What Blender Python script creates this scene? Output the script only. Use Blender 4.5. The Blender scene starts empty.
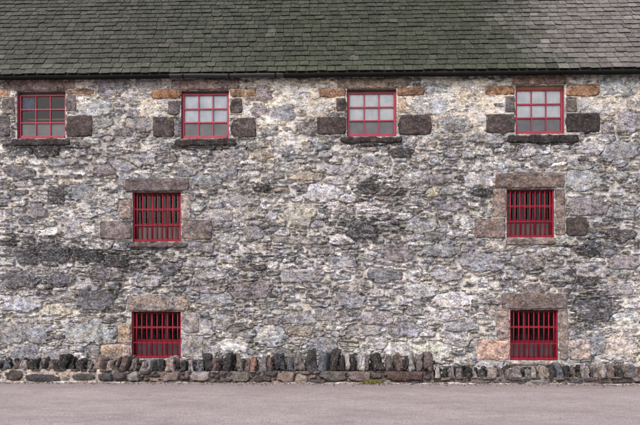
import bpy, math, random
import numpy as np
random.seed(11)
rng = np.random.default_rng(7)
S = bpy.context.scene
COL = S.collection

# ------------------------------------------------------------------ camera model
D = 14.0; F = 700.0; HY = 300.0; CH = 1.578; YAW = math.radians(1.9); CX = 0.465
AX = (-math.sin(YAW), math.cos(YAW)); RT = (math.cos(YAW), math.sin(YAW))
def at(px, py, Y=0.0):
    k = (px - 320.0) / F
    dx = AX[0] + RT[0] * k; dy = AX[1] + RT[1] * k
    t = (Y + D) / dy
    return CX + t * dx, CH + t * (HY - py) / F
def rect(x0, y0, x1, y1, Y=0.0):
    mx = (x0 + x1) / 2; my = (y0 + y1) / 2
    return at(x0, my, Y)[0], at(mx, y1, Y)[1], at(x1, my, Y)[0], at(mx, y0, Y)[1]   # xa, za, xb, zb

# ------------------------------------------------------------------ helpers
def link(o, parent=None):
    COL.objects.link(o)
    if parent is not None:
        o.parent = parent
        if parent.type == 'EMPTY': o.location = -parent.location
    return o
def empty(name, loc, label, cat, group=None):
    o = bpy.data.objects.new(name, None); o.location = loc; COL.objects.link(o)
    o.empty_display_size = 0.3
    o['label'] = label; o['category'] = cat
    if group: o['group'] = group
    return o
def mesh_np(name, V, Q, mat, parent=None, cols=None, vals=None, smooth=True, tris=None):
    me = bpy.data.meshes.new(name)
    V = np.asarray(V, dtype=np.float32).reshape(-1, 3)
    Q = np.asarray(Q, dtype=np.int32).reshape(-1, 4)
    nt = 0
    if tris is not None:
        tris = np.asarray(tris, dtype=np.int32).reshape(-1, 3); nt = len(tris)
    me.vertices.add(len(V)); me.vertices.foreach_set('co', V.ravel())
    li = Q.ravel()
    if nt: li = np.concatenate([li, tris.ravel()])
    me.loops.add(len(li)); me.loops.foreach_set('vertex_index', li)
    me.polygons.add(len(Q) + nt)
    st = np.arange(len(Q)) * 4
    if nt: st = np.concatenate([st, len(Q) * 4 + np.arange(nt) * 3])
    me.polygons.foreach_set('loop_start', st.astype(np.int32))
    me.update(calc_edges=True); me.validate()
    me.polygons.foreach_set('use_smooth', np.full(len(me.polygons), smooth, dtype=bool))
    if cols is not None:
        a = me.attributes.new('col', 'FLOAT_COLOR', 'POINT')
        c = np.ones((len(V), 4), np.float32); c[:, :3] = cols
        a.data.foreach_set('color', c.ravel())
    if vals is not None:
        a = me.attributes.new('mort', 'FLOAT', 'POINT')
        a.data.foreach_set('value', np.asarray(vals, np.float32).ravel())
    if mat is not None: me.materials.append(mat)
    o = bpy.data.objects.new(name, me)
    return link(o, parent)

class MB:
    def __init__(s): s.v = []; s.q = []; s.t = []; s.c = []
    def box(s, x0, y0, z0, x1, y1, z1):
        b = len(s.v)
        s.v += [(x0,y0,z0),(x1,y0,z0),(x1,y1,z0),(x0,y1,z0),(x0,y0,z1),(x1,y0,z1),(x1,y1,z1),(x0,y1,z1)]
        for f in ((0,3,2,1),(4,5,6,7),(0,1,5,4),(1,2,6,5),(2,3,7,6),(3,0,4,7)): s.q.append(tuple(b+i for i in f))
    def quad(s, a, b_, c, d):
        b = len(s.v); s.v += [a, b_, c, d]; s.q.append((b, b+1, b+2, b+3))
    def tube(s, p0, p1, r, n=8, axis='z'):
        b = len(s.v)
        for p in (p0, p1):
            for i in range(n):
                a = 2*math.pi*i/n; c, d = r*math.cos(a), r*math.sin(a)
                s.v.append((p[0]+c, p[1]+d, p[2]) if axis == 'z' else (p[0], p[1]+c, p[2]+d))
        for i in range(n):
            j = (i+1) % n
            s.q.append((b+i, b+j, b+n+j, b+n+i))
        for k in range(1, n-1):
            s.t.append((b, b+k+1, b+k)); s.t.append((b+n, b+n+k, b+n+k+1))
    def build(s, name, mat, parent=None, smooth=False, bevel=0):
        o = mesh_np(name, s.v, s.q if s.q else np.zeros((0,4)), mat, parent, smooth=smooth, tris=s.t if s.t else None)
        if bevel:
            m = o.modifiers.new('bevel', 'BEVEL'); m.width = bevel; m.segments = 2; m.limit_method = 'ANGLE'
        return o

_T = np.random.default_rng(3).random((256, 256)).astype(np.float32)
def vn(x, y, seed=0):
    x = x + seed*17.31; y = y + seed*9.77
    xi = np.floor(x).astype(int); yi = np.floor(y).astype(int)
    fx = x-xi; fy = y-yi
    fx = fx*fx*(3-2*fx); fy = fy*fy*(3-2*fy)
    x0 = xi % 256; x1 = (xi+1) % 256; y0 = yi % 256; y1 = (yi+1) % 256
    return (_T[x0,y0]*(1-fx)+_T[x1,y0]*fx)*(1-fy) + (_T[x0,y1]*(1-fx)+_T[x1,y1]*fx)*fy
def fbm(x, y, seed=0, o=4):
    r = 0; a = .5; n = 0
    for i in range(o):
        r = r + a*vn(x, y, seed+i*3.1); n += a; a *= .55; x = x*2.03+1.7; y = y*2.03+5.1
    return r/n*2-1           # -1..1
def sstep(a, b, x):
    t = np.clip((x-a)/(b-a), 0, 1); return t*t*(3-2*t)

# ------------------------------------------------------------------ materials
def newmat(name):
    m = bpy.data.materials.new(name); m.use_nodes = True
    nt = m.node_tree; nt.nodes.clear()
    out = nt.nodes.new('ShaderNodeOutputMaterial'); bs = nt.nodes.new('ShaderNodeBsdfPrincipled')
    nt.links.new(bs.outputs[0], out.inputs[0])
    return m, nt, bs, out
def N(nt, t, **k):
    n = nt.nodes.new(t)
    for a, b in k.items(): setattr(n, a, b)
    return n
def noise(nt, vec, scale, detail=4, rough=.6, dist=0):
    n = N(nt, 'ShaderNodeTexNoise'); n.inputs['Scale'].default_value = scale
    n.inputs['Detail'].default_value = detail; n.inputs['Roughness'].default_value = rough
    n.inputs['Distortion'].default_value = dist
    nt.links.new(vec, n.inputs['Vector']); return n.outputs['Fac']
def ramp(nt, fac, pts):
    r = N(nt, 'ShaderNodeValToRGB'); cr = r.color_ramp
    while len(cr.elements) < len(pts): cr.elements.new(.5)
    for e, (p, c) in zip(cr.elements, pts):
        e.position = p; e.color = (c[0], c[1], c[2], 1) if hasattr(c, '__len__') else (c, c, c, 1)
    nt.links.new(fac, r.inputs[0]); return r.outputs[0]
def mix(nt, fac, a, b, mode='MIX'):
    m = N(nt, 'ShaderNodeMix', data_type='RGBA', blend_type=mode)
    for s_, v in ((m.inputs[0], fac), (m.inputs[6], a), (m.inputs[7], b)):
        if isinstance(v, bpy.types.NodeSocket): nt.links.new(v, s_)
        elif hasattr(v, '__len__'): s_.default_value = (v[0], v[1], v[2], 1)
        else: s_.default_value = v
    return m.outputs[2]
def math_(nt, op, a, b=0.0):
    m = N(nt, 'ShaderNodeMath', operation=op)
    for s_, v in ((m.inputs[0], a), (m.inputs[1], b)):
        if isinstance(v, bpy.types.NodeSocket): nt.links.new(v, s_)
        else: s_.default_value = v
    return m.outputs[0]
def pos(nt, sc=(1,1,1)):
    g = N(nt, 'ShaderNodeNewGeometry'); mp = N(nt, 'ShaderNodeMapping')
    mp.inputs['Scale'].default_value = sc; nt.links.new(g.outputs['Position'], mp.inputs['Vector'])
    return mp.outputs[0]
def bump(nt, bs, h, strength=.5, dist=.01):
    b = N(nt, 'ShaderNodeBump'); b.inputs['Strength'].default_value = strength; b.inputs['Distance'].default_value = dist
    nt.links.new(h, b.inputs['Height']); nt.links.new(b.outputs[0], bs.inputs['Normal'])

def stone_material(name, use_mort=True, contrast=1.0, sc=1.0, streak=2.6, dark=(.018,.017,.018), darkamt=1.0, paleamt=1.0):
    m, nt, bs, out = newmat(name)
    at_ = N(nt, 'ShaderNodeAttribute', attribute_name='col')
    c = at_.outputs['Color']
    p = pos(nt, (1,1,streak)); q = pos(nt, (1,1,1.3))
    n1 = noise(nt, p, 9*sc, 5, .65, .3); n2 = noise(nt, p, 34*sc, 4, .7); n3 = noise(nt, q, 90*sc, 2, .7)
    v = contrast
    ma = N(nt, 'ShaderNodeAttribute', attribute_name='mort').outputs['Fac']
    sw = math_(nt, 'SUBTRACT', 1.0, math_(nt, 'MULTIPLY', ma, .62))
    c = mix(nt, sw, c, ramp(nt, n1, [(.38, 1-.60*v), (.5, 1.0), (.62, 1+.50*v)]), 'MULTIPLY')
    c = mix(nt, sw, c, ramp(nt, n2, [(.36, 1-.62*v), (.5, 1.0), (.64, 1+.6*v)]), 'MULTIPLY')
    c = mix(nt, 1.0, c, ramp(nt, n3, [(.34, .62), (.5, 1.0), (.66, 1.4)]), 'MULTIPLY')
    # hue drift violet/ochre
    n4 = noise(nt, q, 4.5, 3, .6)
    c = mix(nt, 1.0, c, ramp(nt, n4, [(.35, (1.06,.98,.88)), (.5, (1,.99,.98)), (.65, (.95,.97,1.06))]), 'MULTIPLY')
    # pale mineral streaks and lichen, black lichen
    a = noise(nt, p, 22*sc, 6, .75, .6)
    c = mix(nt, math_(nt, 'MULTIPLY', ramp(nt, a, [(.55, 0), (.61, 1)]), .50*paleamt), c, (.74,.71,.70))
    b = noise(nt, p, 13*sc, 7, .78, .9)
    big = noise(nt, q, 1.3, 3, .6)
    k = math_(nt, 'MULTIPLY', ramp(nt, b, [(.53, 0), (.575, 1)]), ramp(nt, big, [(.40, .3), (.58, 1)]))
    c = mix(nt, math_(nt, 'MULTIPLY', math_(nt, 'MULTIPLY', k, .8*darkamt), sw), c, dark)
    # thin open cracks along the bedding of the stone
    cv = N(nt, 'ShaderNodeTexVoronoi', feature='DISTANCE_TO_EDGE'); cv.inputs['Scale'].default_value = 7.5*sc
    va = N(nt, 'ShaderNodeVectorMath', operation='MULTIPLY_ADD'); nn = N(nt, 'ShaderNodeTexNoise'); nn.inputs['Scale'].default_value = 11; nn.inputs['Detail'].default_value = 5
    nt.links.new(p, nn.inputs['Vector']); nt.links.new(nn.outputs['Color'], va.inputs[0]); va.inputs[1].default_value = (.35,.35,.35); nt.links.new(p, va.inputs[2])
    nt.links.new(va.outputs[0], cv.inputs['Vector'])
    ck = ramp(nt, cv.outputs['Distance'], [(.0, 1), (.035, 0)])
    ck = math_(nt, 'MULTIPLY', ck, ramp(nt, noise(nt, q, 5.5, 4, .6), [(.44, 0), (.54, 1)]))
    c = mix(nt, math_(nt, 'MULTIPLY', ck, .85*darkamt), c, dark)
    y = noise(nt, q, 3.1, 5, .7, .4)
    c = mix(nt, math_(nt, 'MULTIPLY', ramp(nt, y, [(.70, 0), (.76, 1)]), .25), c, (.46,.38,.14))
    nt.links.new(c, bs.inputs['Base Color'])
    bs.inputs['Roughness'].default_value = .93; bs.inputs['Specular IOR Level'].default_value = .25
    h = math_(nt, 'ADD', math_(nt, 'MULTIPLY', n2, .7), math_(nt, 'MULTIPLY', n3, .35))
    bump(nt, bs, math_(nt, 'SUBTRACT', math_(nt, 'ADD', h, n1), math_(nt, 'MULTIPLY', ck, .5*darkamt)), 1.0, .022)
    return m

M_WALL = stone_material('rubble_stone', streak=1.7)
M_DRESS = stone_material('dressed_sandstone', contrast=.62, sc=.8, streak=1.3, darkamt=.8, paleamt=.25)
M_COPE = stone_material('field_stone', contrast=.8, sc=1.3, streak=1.0, darkamt=.6, paleamt=.5)

def paint(name, col, rough=.45, wear=.12, wearcol=(.16,.08,.08), spec=.5):
    m, nt, bs, out = newmat(name)
    p = pos(nt)
    n = noise(nt, p, 45, 4, .7); n2 = noise(nt, p, 6, 3, .6)
    c = mix(nt, ramp(nt, n2, [(.3, 0), (.7, 1)]), tuple(x*.8 for x in col), tuple(min(1, x*1.2) for x in col))
    c = mix(nt, math_(nt, 'MULTIPLY', ramp(nt, n, [(.58, 0), (.68, 1)]), wear*5), c, wearcol)
    nt.links.new(c, bs.inputs['Base Color'])
    bs.inputs['Roughness'].default_value = rough; bs.inputs['Specular IOR Level'].default_value = spec
    bump(nt, bs, n, .25, .003)
    return m
M_PINK = paint('faded_red_paint', (.28,.017,.048), .5, .10, (.30,.13,.15))
M_RED = paint('red_paint', (.235,.005,.022), .55, .10, (.30,.06,.09), .3)
M_RED2 = paint('dark_red_sash_paint', (.15,.007,.02), .5, .08, (.07,.02,.02), .3)
M_IRON = paint('black_iron', (.007,.007,.007), .85, .14, (.03,.022,.016), .15)
M_GREYIRON = paint('grey_green_iron', (.018,.024,.025), .55, .10, (.03,.025,.02))
M_BOARD = paint('grey_board', (.33,.30,.31), .8, .05, (.13,.12,.12), .2)
M_BOARD2 = paint('dull_grey_board', (.30,.17,.19), .8, .05, (.10,.09,.09), .2)
M_BLIND = paint('white_blind', (.80,.85,1.0), .9, .03, (.5,.5,.56), .2)
M_BLIND2 = paint('white_blind_bright', (.92,.95,1.0), .9, .02, (.66,.66,.70), .2)
M_DARKIN = paint('dark_interior', (.012,.012,.016), .9, .04, (.01,.01,.01), .1)
M_WOOD = paint('tan_wood', (.42,.27,.12), .7, .08, (.2,.12,.06), .2)
M_REFLECTION = paint('blue_reflection', (.05,.08,.20), .9, .18, (.7,.75,.8), .2)  # blotched blue standing in for a reflection in the pane
M_PIPE = paint('slate_timber', (.10,.09,.085), .9, .05, (.05,.05,.05), .1)

def glass():
    m, nt, bs, out = newmat('window_glass')
    nt.nodes.remove(bs)
    tr = N(nt, 'ShaderNodeBsdfTransparent'); tr.inputs[0].default_value = (.93,.95,.97,1)
    gl = N(nt, 'ShaderNodeBsdfGlossy'); gl.inputs['Roughness'].default_value = .03
    fr = N(nt, 'ShaderNodeFresnel'); fr.inputs[0].default_value = 1.5
    n = noise(nt, pos(nt), 3.0, 2, .5)
    b = N(nt, 'ShaderNodeBump'); b.inputs['Strength'].default_value = .25; b.inputs['Distance'].default_value = .01
    nt.links.new(n, b.inputs['Height']); nt.links.new(b.outputs[0], gl.inputs['Normal'])
    mx = N(nt, 'ShaderNodeMixShader')
    nt.links.new(fr.outputs[0], mx.inputs[0]); nt.links.new(tr.outputs[0], mx.inputs[1]); nt.links.new(gl.outputs[0], mx.inputs[2])
    nt.links.new(mx.outputs[0], out.inputs[0]); return m
M_GLASS = glass()

# ------------------------------------------------------------------ stone field
def snap(arr, vals):
    arr = arr.copy()
    for v in vals:
        arr[np.argmin(abs(arr-v))] = v
    return arr

def stonefield(xs, zs, feats, tiers, seed, warp=1.0):
    """feats: list of (x, z, a, b, p, rot, colour, raise); tiers: list of (count, a0, a1, b0, b1)"""
    r = np.random.default_rng(seed)
    sx = [f[0] for f in feats]; sz = [f[1] for f in feats]; sa = [f[2] for f in feats]; sb = [f[3] for f in feats]
    col = [f[6] for f in feats]; rise = [f[7] for f in feats]; rot = [f[5] for f in feats]; pw = [f[4] for f in feats]
    ax = np.array(sx+[0]*12000, float); az = np.array(sz+[0]*12000, float)
    aa = np.array(sa+[1]*12000, float); ab = np.array(sb+[1]*12000, float)
    n = len(feats)
    x0, x1, z0, z1 = xs[0]-.1, xs[-1]+.1, zs[0]-.05, zs[-1]+.05
    for cnt, a0, a1, b0, b1, k in tiers:
        for _ in range(cnt):
            x = r.uniform(x0, x1); z = r.uniform(z0, z1)
            a = r.uniform(a0, a1); b = r.uniform(b0, b1)
            if n:
                d = (np.abs(ax[:n]-x)/(aa[:n]+a))**3 + (np.abs(az[:n]-z)/(ab[:n]+b))**3
                if d.min() < k**3: continue
            ax[n] = x; az[n] = z; aa[n] = a; ab[n] = b; n += 1
            rot.append(r.normal(0, .07)); pw.append(r.uniform(2.8, 7)); rise.append(r.uniform(0, 1)**1.5*.030)
            col.append(None)
    X, Z = np.meshgrid(xs, zs)          # [nz, nx]
    WX = X + warp*(.030*fbm(X*6, Z*8, 21, 3) + .012*fbm(X*26, Z*34, 22, 3))
    WZ = Z + warp*(.022*fbm(X*5, Z*8, 23, 3) + .009*fbm(X*20, Z*34, 24, 3))
    d1 = np.full(X.shape, 9.); d2 = np.full(X.shape, 9.); idn = np.full(X.shape, -1, int)
    U = np.zeros(X.shape); V = np.zeros(X.shape)
    for i in range(n):
        a, b, x, z = aa[i], ab[i], ax[i], az[i]
        i0, i1 = np.searchsorted(xs, (x-a*1.7-.03, x+a*1.7+.03)); j0, j1 = np.searchsorted(zs, (z-b*1.9-.03, z+b*1.9+.03))
        if i0 >= i1 or j0 >= j1: continue
        sl = (slice(j0, j1), slice(i0, i1))
        dx = WX[sl]-x; dz = WZ[sl]-z; c, s = math.cos(rot[i]), math.sin(rot[i])
        u = (dx*c+dz*s)/a; v = (-dx*s+dz*c)/b; p = pw[i]
        d = (np.abs(u)**p+np.abs(v)**p)**(1/p)
        e1 = d1[sl]; e2 = d2[sl]
        w = d < e1
        d2[sl] = np.where(w, e1, np.minimum(e2, d)); d1[sl] = np.where(w, d, e1)
        idn[sl] = np.where(w, i, idn[sl]); U[sl] = np.where(w, u, U[sl]); V[sl] = np.where(w, v, V[sl])
    ok = idn >= 0; ii = np.where(ok, idn, 0)
    B = np.minimum(aa[:n], ab[:n])[ii]
    s = np.minimum((d2-d1)*B*.6, (1.25-d1)*B); s = np.where(ok, s, -1)
    return dict(X=X, Z=Z, d1=d1, s=s, id=ii, ok=ok, U=U, V=V, n=n, rise=np.array(rise), col=col, a=aa[:n], b=ab[:n], x=ax[:n], z=az[:n])

PAL = [((.25,.255,.285), 22), ((.33,.335,.37), 20), ((.40,.395,.405), 20), ((.26,.225,.24), 12), ((.40,.355,.30), 9),
       ((.15,.145,.16), 9), ((.32,.32,.285), 9), ((.48,.47,.47), 9), ((.30,.235,.20), 3)]
def stone_colours(fd, seed, pal=PAL):
    r = np.random.default_rng(seed); cs = np.array([p[0] for p in pal]); w = np.array([p[1] for p in pal], float); w /= w.sum()
    out = np.zeros((fd['n'], 3))
    for i, c in enumerate(fd['col']):
        if c is None:
            c = cs[r.choice(len(cs), p=w)] * r.uniform(.8, 1.2)
        out[i] = np.array(c)*r.uniform(.95, 1.05, 3)
    return out

# ------------------------------------------------------------------ the building
B = empty('stone_building', (0, 0, 0), 'long grey rubble stone building with mossy slate roof and eight red windows', 'building')

# windows in picture coordinates (opening): x0,y0,x1,y1
WIN = [(17,91,65.5,138.5,'a'), (181,90,229,138.5,'b'), (347,88.5,396.5,136.5,'b'), (515.5,85,564.5,134,'b'),
       (132.5,192,181,241.5,'c'), (506.5,189,554.5,237.5,'c'), (131.5,311.5,181,358.5,'c'), (510,310,558.5,360.5,'c')]
OP = [rect(*w[:4]) for w in WIN]

XW0, XW1, ZW0 = -9.0, 9.0, -.15
ZTOP = at(320, 73.5)[1] + .02
RES = .0115
xs = np.arange(XW0, XW1+RES, RES); zs = np.arange(ZW0, ZTOP+.0001, RES)
xs = snap(xs, [v for o in OP for v in (o[0], o[2])]); zs = snap(zs, [v for o in OP for v in (o[1], o[3])])

BG=(.27,.285,.335); LB=(.40,.42,.47); GR=(.32,.315,.33); DK=(.075,.07,.08); MV=(.235,.20,.22); CR=(.52,.46,.35); TN=(.40,.31,.21); WH=(.60,.59,.58); GG=(.46,.46,.38); DB=(.13,.13,.165)
FE = [(113,86,14,9,BG),(149,84,11,5,GR),(95,108,17,9,LB),(138,124,12,5,GR),(104,123,9,5,GR),(259,94,12,8,MV),(283,113,10,7,BG),(260,110,8,7,MV),
 (300,100,12,6,WH),(430,106,15,9,LB),(455,125,14,7,GR),(470,95,10,6,CR),(614,84,20,11,LB),(598,111,9,5,WH),(630,123,13,10,GR),(590,147,14,7,LB),(621,150,16,9,BG),
 (78,193,17,8,BG),(58,195,9,8,DK),(73,229,11,10,GR),(36,211,9,7,MV),(55,253,14,8,DB),(86,255,15,6,DK),(27,256,9,8,DB),(48,232,9,4,WH),(20,172,14,4,DB),
 (45,150,12,7,DK),(60,162,16,4,GR),(122,165,13,6,BG),(105,170,10,6,MV),(140,160,18,6,GR),(323,193,17,8,LB),(263,155,8,6,TN),(300,215,13,12,CR),
 (254,233,8,7,BG),(296,240,22,4,GR),(362,229,14,9,DB),(398,252,13,9,MV),(368,188,8,7,DK),(402,153,10,4,DK),(340,170,14,4,GR),(262,187,8,4,DK),(305,176,18,4,TN),
 (480,180,16,7,LB),(584,180,18,9,BG),(588,206,19,9,MV),(485,193,12,4,DK),(620,235,14,6,DK),(600,250,14,7,DB),(625,262,14,7,MV),(590,270,18,7,GR),(482,262,18,8,BG),(530,262,12,8,MV),(560,275,16,7,GR),
 (10,333,12,11,GR),(37,333,13,10,BG),(88,333,27,11,LB),(23,303,22,7,LB),(25,353,14,9,BG),(60,355,16,5,GR),(95,300,18,9,DB),(55,310,14,6,CR),(150,280,16,6,GR),(60,280,14,6,DB),
 (215,300,16,7,BG),(250,290,20,9,MV),(300,331,14,5,TN),(270,335,14,10,LB),(322,347,13,8,BG),(235,345,12,6,WH),(350,300,14,7,BG),(375,318,16,7,GR),(405,330,14,7,BG),(400,350,14,7,WH),
 (432,352,20,9,GG),(455,300,18,7,WH),(462,326,14,6,BG),(490,366,13,5,LB),(590,342,15,12,BG),(596,309,19,11,BG),(622,345,15,13,CR),(622,318,13,6,WH),(617,290,16,6,GR),
 (215,215,15,6,GR),(240,200,16,5,GR),(205,180,14,6,BG),(420,225,16,7,GR),(440,250,18,6,BG),(450,205,16,5,MV),(432,192,6,5,(.50,.47,.24)),(340,262,14,6,BG),(300,275,20,7,GR),(385,275,14,6,DB),(200,262,14,6,GR),(170,268,12,5,DB),
 (20,280,16,8,DB),(118,262,12,6,DK),(420,290,15,7,LB),(340,240,12,5,WH),(200,328,14,8,LB),(205,350,12,8,GR),(222,322,11,7,GR),(446,275,14,6,GR)]
feats = []
for (fx, fy, hw, hh, c) in FE:
    x, z = at(fx, fy)
    feats.append((x, z, hw/50*1.02, hh/50*1.02, random.uniform(2.4, 3.6), random.uniform(-.10, .10), c, random.uniform(.014, .034)))
tiers = [(420, .17, .32, .08, .14, .93), (1500, .11, .22, .045, .085, .88), (7000, .08, .22, .026, .048, .84), (9000, .04, .12, .016, .028, .80)]
fd = stonefield(xs, zs, feats, tiers, 5)
X, Z = fd['X'], fd['Z']; ids = fd['id']; s = fd['s']
sc_ = stone_colours(fd, 9)
# picture coordinates of every wall point for regional wear
def to_px(X, Z):
    dx = X-CX; dep = AX[0]*dx + AX[1]*D; r_ = RT[0]*dx + RT[1]*D
    return 320+F*r_/dep, HY-F*(Z-CH)/dep
PX, PY = to_px(X, Z)
r = np.random.default_rng(2)
tu = r.normal(0, .006, fd['n']); tv = r.normal(0, .007, fd['n']); lay = r.uniform(.2, 1.0, fd['n']); ang = r.normal(0, .16, fd['n']); off = r.uniform(0, 50, fd['n'])
prof = sstep(-.003, .008, s)
A = ang[ids]; LX = X*np.cos(A)+Z*np.sin(A)+off[ids]; LZ = -X*np.sin(A)+Z*np.cos(A)
hs = .008 + fd['rise'][ids]*.8 + tu[ids]*fd['U'] + tv[ids]*fd['V'] + .004*(1-np.clip(fd['d1'], 0, 1)**2)
lf = fbm(LX*4, LZ*26, 31, 4)
isf = np.array([1.0 if c is not None else 0.0 for c in fd['col']])
bigs = np.maximum(isf, sstep(.07, .10, fd['b']))[ids]*prof
lay[isf > 0] *= .4; lay[fd['b'] > .085] *= .6
hs = hs + lay[ids]*.015*lf + .009*(1-.5*bigs)*fbm(LX*14, LZ*30, 33, 4) + .004*np.abs(fbm(X*60, Z*70, 35, 2))
opn = sstep(-.15, .20, fbm(X*1.4, Z*2.2, 44, 3)+.10-.45*sstep(165, 95, PY))
prof = sstep(-.003, .008, s-.0035*opn)
hs = hs*prof + (-.055-.07*opn)*(1-prof)
# lime mortar level
reg = .05+.55*fbm(X*.9, Z*1.2, 41, 4) + .35*fbm(X*3.2, Z*4.5, 43, 3)
top = sstep(165, 95, PY); low = sstep(285, 330, PY)
reg = reg + .50*top + .10*low - .22
mort_h = -.044 + .070*sstep(-.45, .45, reg) + .014*fbm(X*9, Z*15, 45, 4) + .003*fbm(X*60, Z*60, 46, 2) - .050*opn*sstep(.012, .0, s) - .045*isf[ids]*prof
# dressed stones list: picture rect, colour, roundness, thickness
PKB=(.29,.22,.205); ORG=(.23,.135,.095); BRN=(.085,.066,.066); BRD=(.040,.034,.034); TAN=(.46,.35,.27); SAL=(.50,.35,.29); MGB=(.22,.185,.185); DGY=(.15,.135,.14)
DR = [
 ('lintel',(4,79,75,91),PKB,.03,.035),('jamb_stone',(66,89.5,95,95),ORG,.08,.03),('jamb_stone',(66,95.5,77,112),MGB,.15,.03),('jamb_stone',(66.5,116,93,137.5),BRN,.10,.04),
 ('jamb_stone',(-8,89,9,96.5),(.40,.24,.17),.1,.03),('jamb_stone',(3,97,15.5,115),MGB,.12,.03),('jamb_stone',(-18,116,11,137.5),DGY,.10,.035),('sill',(12,139,71,146.5),BRD,.12,.05),
 ('lintel',(172,79,239,90),PKB,.03,.035),('jamb_stone',(152,89.5,180.5,99.5),(.25,.135,.085),.1,.035),('jamb_stone',(230,89,257,97.5),(.28,.185,.12),.1,.03),
 ('jamb_stone',(168,101,180,115),DGY,.15,.03),('jamb_stone',(230,99,243,114),BRN,.45,.03),('jamb_stone',(153,117.5,175,137.5),BRN,.35,.04),('jamb_stone',(230.5,118,257,137.5),BRN,.35,.04),('sill',(175,139,237,146.5),BRD,.12,.05),
 ('lintel',(337,77.5,411,88.5),(.33,.27,.22),.03,.035),('jamb_stone',(319,88.5,346,97.5),(.23,.135,.09),.1,.035),('jamb_stone',(397.5,87,425,96.5),(.24,.14,.095),.1,.035),
 ('jamb_stone',(336,98.5,346,112.5),BRN,.15,.03),('jamb_stone',(398,98.5,406,113),TAN,.15,.03),('jamb_stone',(316.5,117,346,135.5),BRN,.22,.04),('jamb_stone',(397.5,115,432,135.5),BRN,.30,.04),('sill',(340,137,403,143.5),BRD,.12,.05),
 ('lintel',(512,74,567,84.5),(.27,.19,.155),.03,.035),('jamb_stone',(484.5,86,515,95.5),(.26,.15,.09),.35,.035),('jamb_stone',(566,84.5,600,97),(.27,.16,.10),.3,.03),
 ('jamb_stone',(505,96.5,515,113),DGY,.12,.03),('jamb_stone',(566,98,577,113),(.16,.13,.12),.12,.03),('jamb_stone',(486,114.5,515,133.5),BRN,.12,.04),('jamb_stone',(566,113.5,600.5,133),BRD,.12,.04),('sill',(507,135,579,143.5),BRD,.12,.05),
 ('lintel',(125,178.5,189.5,191.5),(.15,.125,.125),.02,.04),('jamb_stone',(119,199,132,219.5),(.30,.24,.22),.15,.03),('jamb_stone',(100,221.5,132,240),(.20,.165,.165),.12,.04),
 ('jamb_stone',(182,220,212.5,240),(.20,.165,.16),.15,.04),('jamb_stone',(182,196,190,219),(.36,.30,.27),.1,.03),('sill',(128,242.5,187,248),(.13,.10,.10),.03,.05),
 ('lintel',(495,173,565,188.5),(.20,.155,.145),.05,.04),('jamb_stone',(492,189.5,506,218),(.29,.225,.20),.04,.035),('jamb_stone',(474.5,219,506,238.5),(.20,.16,.15),.06,.04),
 ('jamb_stone',(555.5,189.5,565.5,236),(.25,.20,.185),.04,.035),('jamb_stone',(565.8,217.5,587,236.5),(.085,.066,.063),.12,.04),('sill',(506,238.5,556,245.5),(.24,.20,.19),.08,.05),
 ('lintel',(127,295.5,190,311),(.30,.255,.24),.03,.04),('jamb_stone',(117.5,324,131,343),TAN,.12,.035),('jamb_stone',(101,344,131,361),(.50,.38,.31),.10,.04),('jamb_stone',(182,312,200,334),(.34,.31,.31),.1,.03),('jamb_stone',(182,335,204,358),(.40,.37,.37),.1,.03),
 ('sill',(127,359.5,186,365),(.30,.25,.24),.03,.05),
 ('lintel',(501,293.5,567.5,309.5),(.19,.15,.14),.05,.04),('jamb_stone',(496,310.5,509.5,339),(.33,.26,.235),.05,.035),('jamb_stone',(476.5,339.5,509.5,360.5),SAL,.05,.035),
 ('jamb_stone',(559.5,310,568.5,360),(.34,.28,.25),.05,.035),('jamb_stone',(569.5,339,590,360.5),(.50,.42,.40),.08,.035),('sill',(506,361.5,562,366),(.44,.37,.34),.03,.05),
]
drects = []
mask = np.zeros(X.shape)
for d in DR:
    xa, za, xb, zb = rect(*d[1]); drects.append((xa, za, xb, zb))
    kx = np.minimum(X-xa, xb-X); kz = np.minimum(Z-za, zb-Z)
    mask = np.maximum(mask, sstep(-.004, .018, np.minimum(kx, kz)))
hfin = np.maximum(hs, mort_h)
mort = sstep(-.004, .006, mort_h-hs)
near_open = np.zeros(X.shape)
for o in OP:
    dx = np.maximum(np.maximum(o[0]-X, X-o[2]), 0); dz = np.maximum(np.maximum(o[1]-Z, Z-o[3]), 0)
    near_open = np.maximum(near_open, sstep(.05, .0, np.hypot(dx, dz)))
hfin = hfin*(1-near_open) + near_open*.004
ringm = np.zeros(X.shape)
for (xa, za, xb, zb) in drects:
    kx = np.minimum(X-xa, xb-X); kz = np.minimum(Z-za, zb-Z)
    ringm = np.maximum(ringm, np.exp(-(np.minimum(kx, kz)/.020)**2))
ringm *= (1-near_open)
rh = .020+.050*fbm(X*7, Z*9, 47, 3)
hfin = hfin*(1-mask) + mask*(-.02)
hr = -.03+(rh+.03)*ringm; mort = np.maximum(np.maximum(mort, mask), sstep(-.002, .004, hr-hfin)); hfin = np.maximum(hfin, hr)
cream = np.array((.72,.655,.58)); greym = np.array((.53,.505,.495))
cm = sstep(-.25, .6, fbm(X*1.6, Z*2.0, 51, 4) + .60*top + .1*low)[..., None]
mc = greym*(1-cm)+cream*cm
mc = mc*(1+.28*fbm(X*14, Z*14, 53, 3))[..., None]
C = sc_[ids]*(1+.5*lf*lay[ids])[..., None]
gy = C.mean(-1, keepdims=True); C = gy+(C-gy)*.62
C = C*np.array((1.025,.99,.985))*1.05
C = C*(1-mort[..., None]) + mc*mort[..., None]
C = C*np.exp(.40*fbm(X*1.1, Z*2.1, 52, 3)+(1-.55*bigs)*(1-.55*mort)*(.45*fbm(X*6, Z*10, 55, 4)+.50*fbm(LX*18, LZ*34, 57, 4))+.04+.10*bigs)[..., None]
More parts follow.
